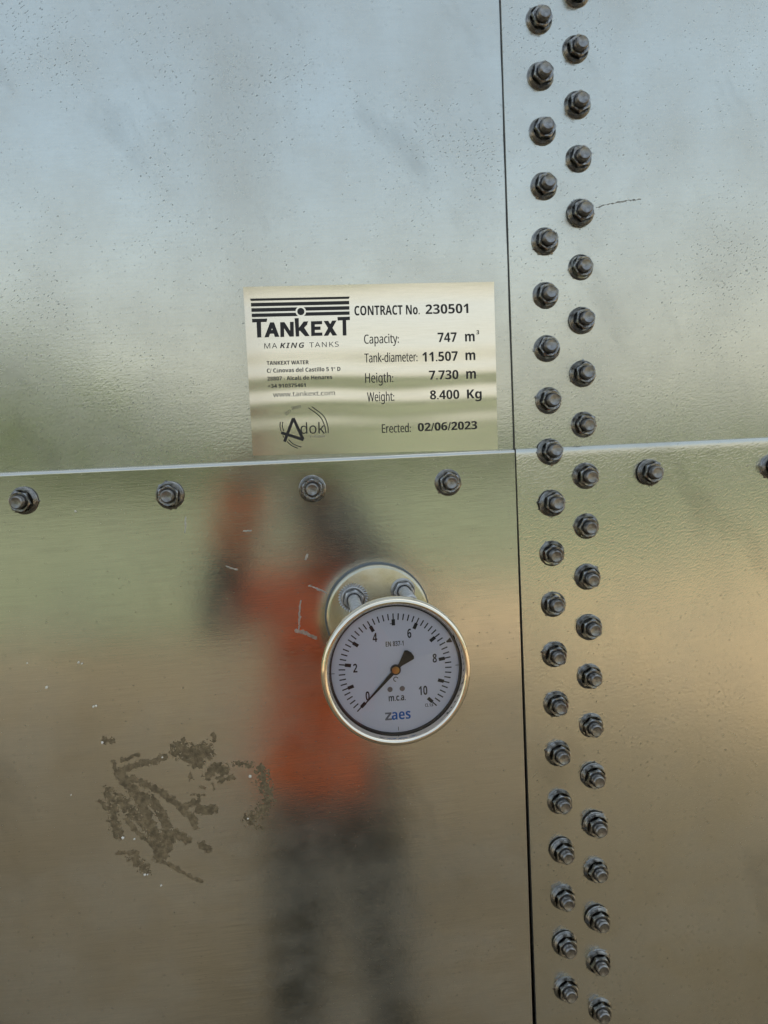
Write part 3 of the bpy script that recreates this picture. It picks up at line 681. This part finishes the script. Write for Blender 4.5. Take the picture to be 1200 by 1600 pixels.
def dtext(t, x, y, w, h, st, mat):
    a = dp(x - w / 2, y + h / 2)
    return from_bm('lettering', text_fit(t, st, a[0], a[0] + w * U, a[1], a[1], h * U, D0, DT), mat, dial)
for t, x, y, w, h in (('0', 402, 978, 27, 62), ('2', 327, 780, 28, 60), ('4', 470, 578, 30, 62), ('6', 705, 566, 27, 62), ('8', 872, 749, 28, 60), ('10', 783, 968, 58, 62)):
    dtext(t, x, y, w, h, 'dial', M['ink'])
dtext('EN 837-1', 602, 630, 122, 34, 'dialb', M['inkgrey']); dtext('m.c.a.', 603, 1003, 116, 34 / .74, 'dialb', M['ink'])
dtext('CL.1,6', 821, 1072, 56, 22, 'dial', M['inkgrey'])
dtext('z', 537, 1122, 46, 52 / .74, 'dial', M['zgrey']); dtext('aes', 625, 1122, 130, 52 / .74, 'dialb', M['blue'])
dial_print('mark', [stroke_pts([dp(600 + 15 * math.cos(R3(a)), 876 - 15 * math.sin(R3(a))) for a in range(20, 290, 15)], 6 * U)], M['inkgrey'])
dial_print('centre_lines', [[dp(160, 806), dp(186, 806), dp(186, 810), dp(160, 810)], [dp(1014, 806), dp(1040, 806), dp(1040, 810), dp(1014, 810)], [dp(601, 1208), dp(605, 1208), dp(605, 1234), dp(601, 1234)], [dp(576, 489), dp(600, 489), dp(600, 494), dp(576, 494)]], M['inkgrey'])
for x in (557, 641):
    q = dp(x, 944); bm = bmesh.new(); lathe(bm, [(18 * U, D0), (17 * U, D0 + .0005), (0, D0 + .0006)], 24, cx=q[0], cy=q[1]); from_bm('screw', bm, M['screw'], dial, 40)
# pointer
bm = bmesh.new()
an = math.atan2(-237, -235); ux, uy = math.cos(an), math.sin(an); vx, vy = -uy, ux
def np_(r, w): return ((ux * r + vx * w) * U, (uy * r + vy * w) * U)
prism(bm, [np_(345, 2), np_(345, -2), np_(30, -13), np_(-30, -13), np_(-45, -12), np_(-139, -44), np_(-152, -30), np_(-158, 0), np_(-152, 30), np_(-139, 44), np_(-45, 12), np_(-30, 13), np_(30, 13)], -.0080, -.0075)
pt = from_bm('pointer', bm, M['pointer'], ga)
bm = bmesh.new(); lathe(bm, [(35 * U, -.0090), (35 * U, -.0071), (32 * U, -.0068), (0, -.0068)], 36); from_bm('hub', bm, M['pointer'], pt, 40)
bm = bmesh.new(); lathe(bm, [(26 * U, -.0070), (25 * U, -.0065), (0, -.0063)], 36); from_bm('hub_cap', bm, M['brass'], pt, 40)

# ------------------------------------------------------------------ the person taking the picture, mirrored in the sheet
def skin_mesh(name, verts, edges, root=0, sub=2):
    me = bpy.data.meshes.new(name); me.from_pydata([v[:3] for v in verts], edges, [])
    o = bpy.data.objects.new(name, me); COL.objects.link(o)
    md = o.modifiers.new('skin', 'SKIN'); md.use_smooth_shade = True
    for i, v in enumerate(verts):
        r = v[3]; sv = me.skin_vertices[0].data[i]; sv.radius = (r, v[4] if len(v) > 4 else r); sv.use_root = (i == root)
    o.modifiers.new('sub', 'SUBSURF').levels = sub
    dg = bpy.context.evaluated_depsgraph_get(); dg.update()
    res = bpy.data.meshes.new_from_object(o.evaluated_get(dg)); bpy.data.objects.remove(o)
    return res
PX, PY = .018, -1.24
person = empty('person', 'person in an orange jacket and dark trousers photographing the tank', 'person', Matrix.Translation((PX, PY, GROUND)))
def chain(V, E, start, pts):
    p = start
    for q in pts:
        V.append(q); E.append((p, len(V) - 1)); p = len(V) - 1
    return p
V = [(0, 0, .90, .13, .10)]; E_ = []
chest = chain(V, E_, 0, [(0, 0, 1.08, .12, .09), (0, -.01, 1.25, .14, .10)])
neck = chain(V, E_, chest, [(0, 0, 1.37, .06), (0, .01, 1.42, .055), (0, .03, 1.475, .078), (0, .02, 1.54, .075)])
SHL, ELL, HAL = (-.19, .0, 1.37), (-.25, .14, 1.33), (-.15, .42, 1.60)
SHR, ELR, HAR = (.19, .0, 1.37), (.20, .14, 1.31), (.02, .44, 1.57)
def lerp(a, b, t): return tuple(a[i] + (b[i] - a[i]) * t for i in range(3))
hands = []
for sh, el, ha, sg in ((SHL, ELL, HAL, -1), (SHR, ELR, HAR, 1)):
    w = chain(V, E_, chest, [(sg * .10, 0, 1.36, .06), (*sh, .052), (*lerp(sh, el, .5), .045), (*el, .038), (*lerp(el, ha, .5), .034), (*ha, .024)])
    hands.append((w, Vector(ha), (Vector(ha) - Vector(el)).normalized()))
for w, c, d in hands:
    side = d.cross(Vector((0, 0, 1))).normalized(); up = side.cross(d)
    pm = chain(V, E_, w, [(*(c + d * .045), .026, .016)])
    for k in range(4):
        b = c + d * .075 + side * (k - 1.5) * .019
        ln = (.028, .032, .030, .024)[k]
        chain(V, E_, pm, [(*b, .0095), (*(b + d * ln), .0085), (*(b + d * ln * 1.6 - up * ln * .5), .0075)])
    chain(V, E_, pm, [(*(c + d * .045 + side * .038 + up * .01), .010), (*(c + d * .075 + side * .05), .009)])
for sg in (-1, 1):
    chain(V, E_, 0, [(sg * .095, 0, .82, .085), (sg * .11, .01, .62, .068), (sg * .115, .015, .46, .055), (sg * .12, -.01, .28, .05), (sg * .125, -.02, .09, .036), (sg * .13, .03, .05, .036), (sg * .14, .14, .03, .028)])
mesh_obj('body', skin_mesh('body', V, E_), M['skin'], person, 180)
V = [(-.03, 0, 1.13, .19, .125)]; E_ = []
chain(V, E_, 0, [(-.035, 0, 1.10, .19, .125), (-.035, 0, 1.085, .185, .12)])
ch = chain(V, E_, 0, [(-.025, 0, 1.20, .185, .12), (-.01, 0, 1.30, .175, .12)])
chain(V, E_, ch, [(0, 0, 1.37, .09, .085), (0, .005, 1.40, .07)])
for sh, el, ha, sg in ((SHL, ELL, HAL, -1), (SHR, ELR, HAR, 1)):
    chain(V, E_, ch, [(sg * .11, 0, 1.355, .085), (*sh, .070), (*lerp(sh, el, .5), .058), (*el, .052), (*lerp(el, ha, .5), .046), (*lerp(el, ha, .8), .050), (*lerp(el, ha, 1.08), .048)])
jk = mesh_obj('jacket', skin_mesh('jacket', V, E_), M['orange'], person, 180)
for sh, el, ha in ((SHL, ELL, HAL), (SHR, ELR, HAR)):
    V = [(*lerp(sh, el, .55), .062)]; E_ = []
    chain(V, E_, 0, [(*el, .057), (*lerp(el, ha, .5), .052), (*lerp(el, ha, .78), .051)] + ([(*lerp(el, ha, 1.1), .050)] if ha is HAR else []))
    mesh_obj('sleeve_panel', skin_mesh('sleeve_panel', V, E_), M['navy'], jk, 180)
V = [(0, 0, .93, .145, .115)]; E_ = []
chain(V, E_, 0, [(0, 0, 1.06, .145, .112)])
for sg in (-1, 1):
    chain(V, E_, 0, [(sg * .09, 0, .82, .105), (sg * .105, .01, .62, .088), (sg * .115, .015, .46, .080), (sg * .13, -.005, .28, .07), (sg * .135, -.015, .10, .066)])
mesh_obj('trousers', skin_mesh('trousers', V, E_), M['trouser'], person, 180)
V = [(0, .005, 1.58, .088, .098)]; E_ = []
chain(V, E_, 0, [(0, -.02, 1.54, .09, .098), (0, -.045, 1.48, .075, .06)])
mesh_obj('hair', skin_mesh('hair', V, E_), M['hair'], person, 180)
for sg in (-1, 1):
    V = [(sg * .13, -.02, .13, .05)]; E_ = []
    chain(V, E_, 0, [(sg * .13, -.02, .06, .05), (sg * .135, .06, .045, .046), (sg * .142, .15, .035, .042)])
    mesh_obj('boot', skin_mesh('boot', V, E_), M['boot'], person, 180)

# a lamp post out on the grass, mirrored as a faint dark upright in the upper sheet
post = empty('lamp_post', 'slim grey lamp post standing on the grass field', 'lamp post', Matrix.Translation((-1.02, -13.0, GROUND)))
bm = bmesh.new(); lathe(bm, [(.26, 0), (.26, .03), (.2, .05), (.17, 8.0), (0, 8.02)], 20); from_bm('pole', bm, M['pole'], post, 40)
bm = bmesh.new(); bmesh.ops.create_cube(bm, size=1, matrix=Matrix.Translation((.45, 0, 7.95)) @ Matrix.Diagonal((.9, .16, .08, 1))); bmesh.ops.bevel(bm, geom=list(bm.edges), offset=.02, segments=2, affect='EDGES'); from_bm('lamp_head', bm, M['pole'], post, 40)
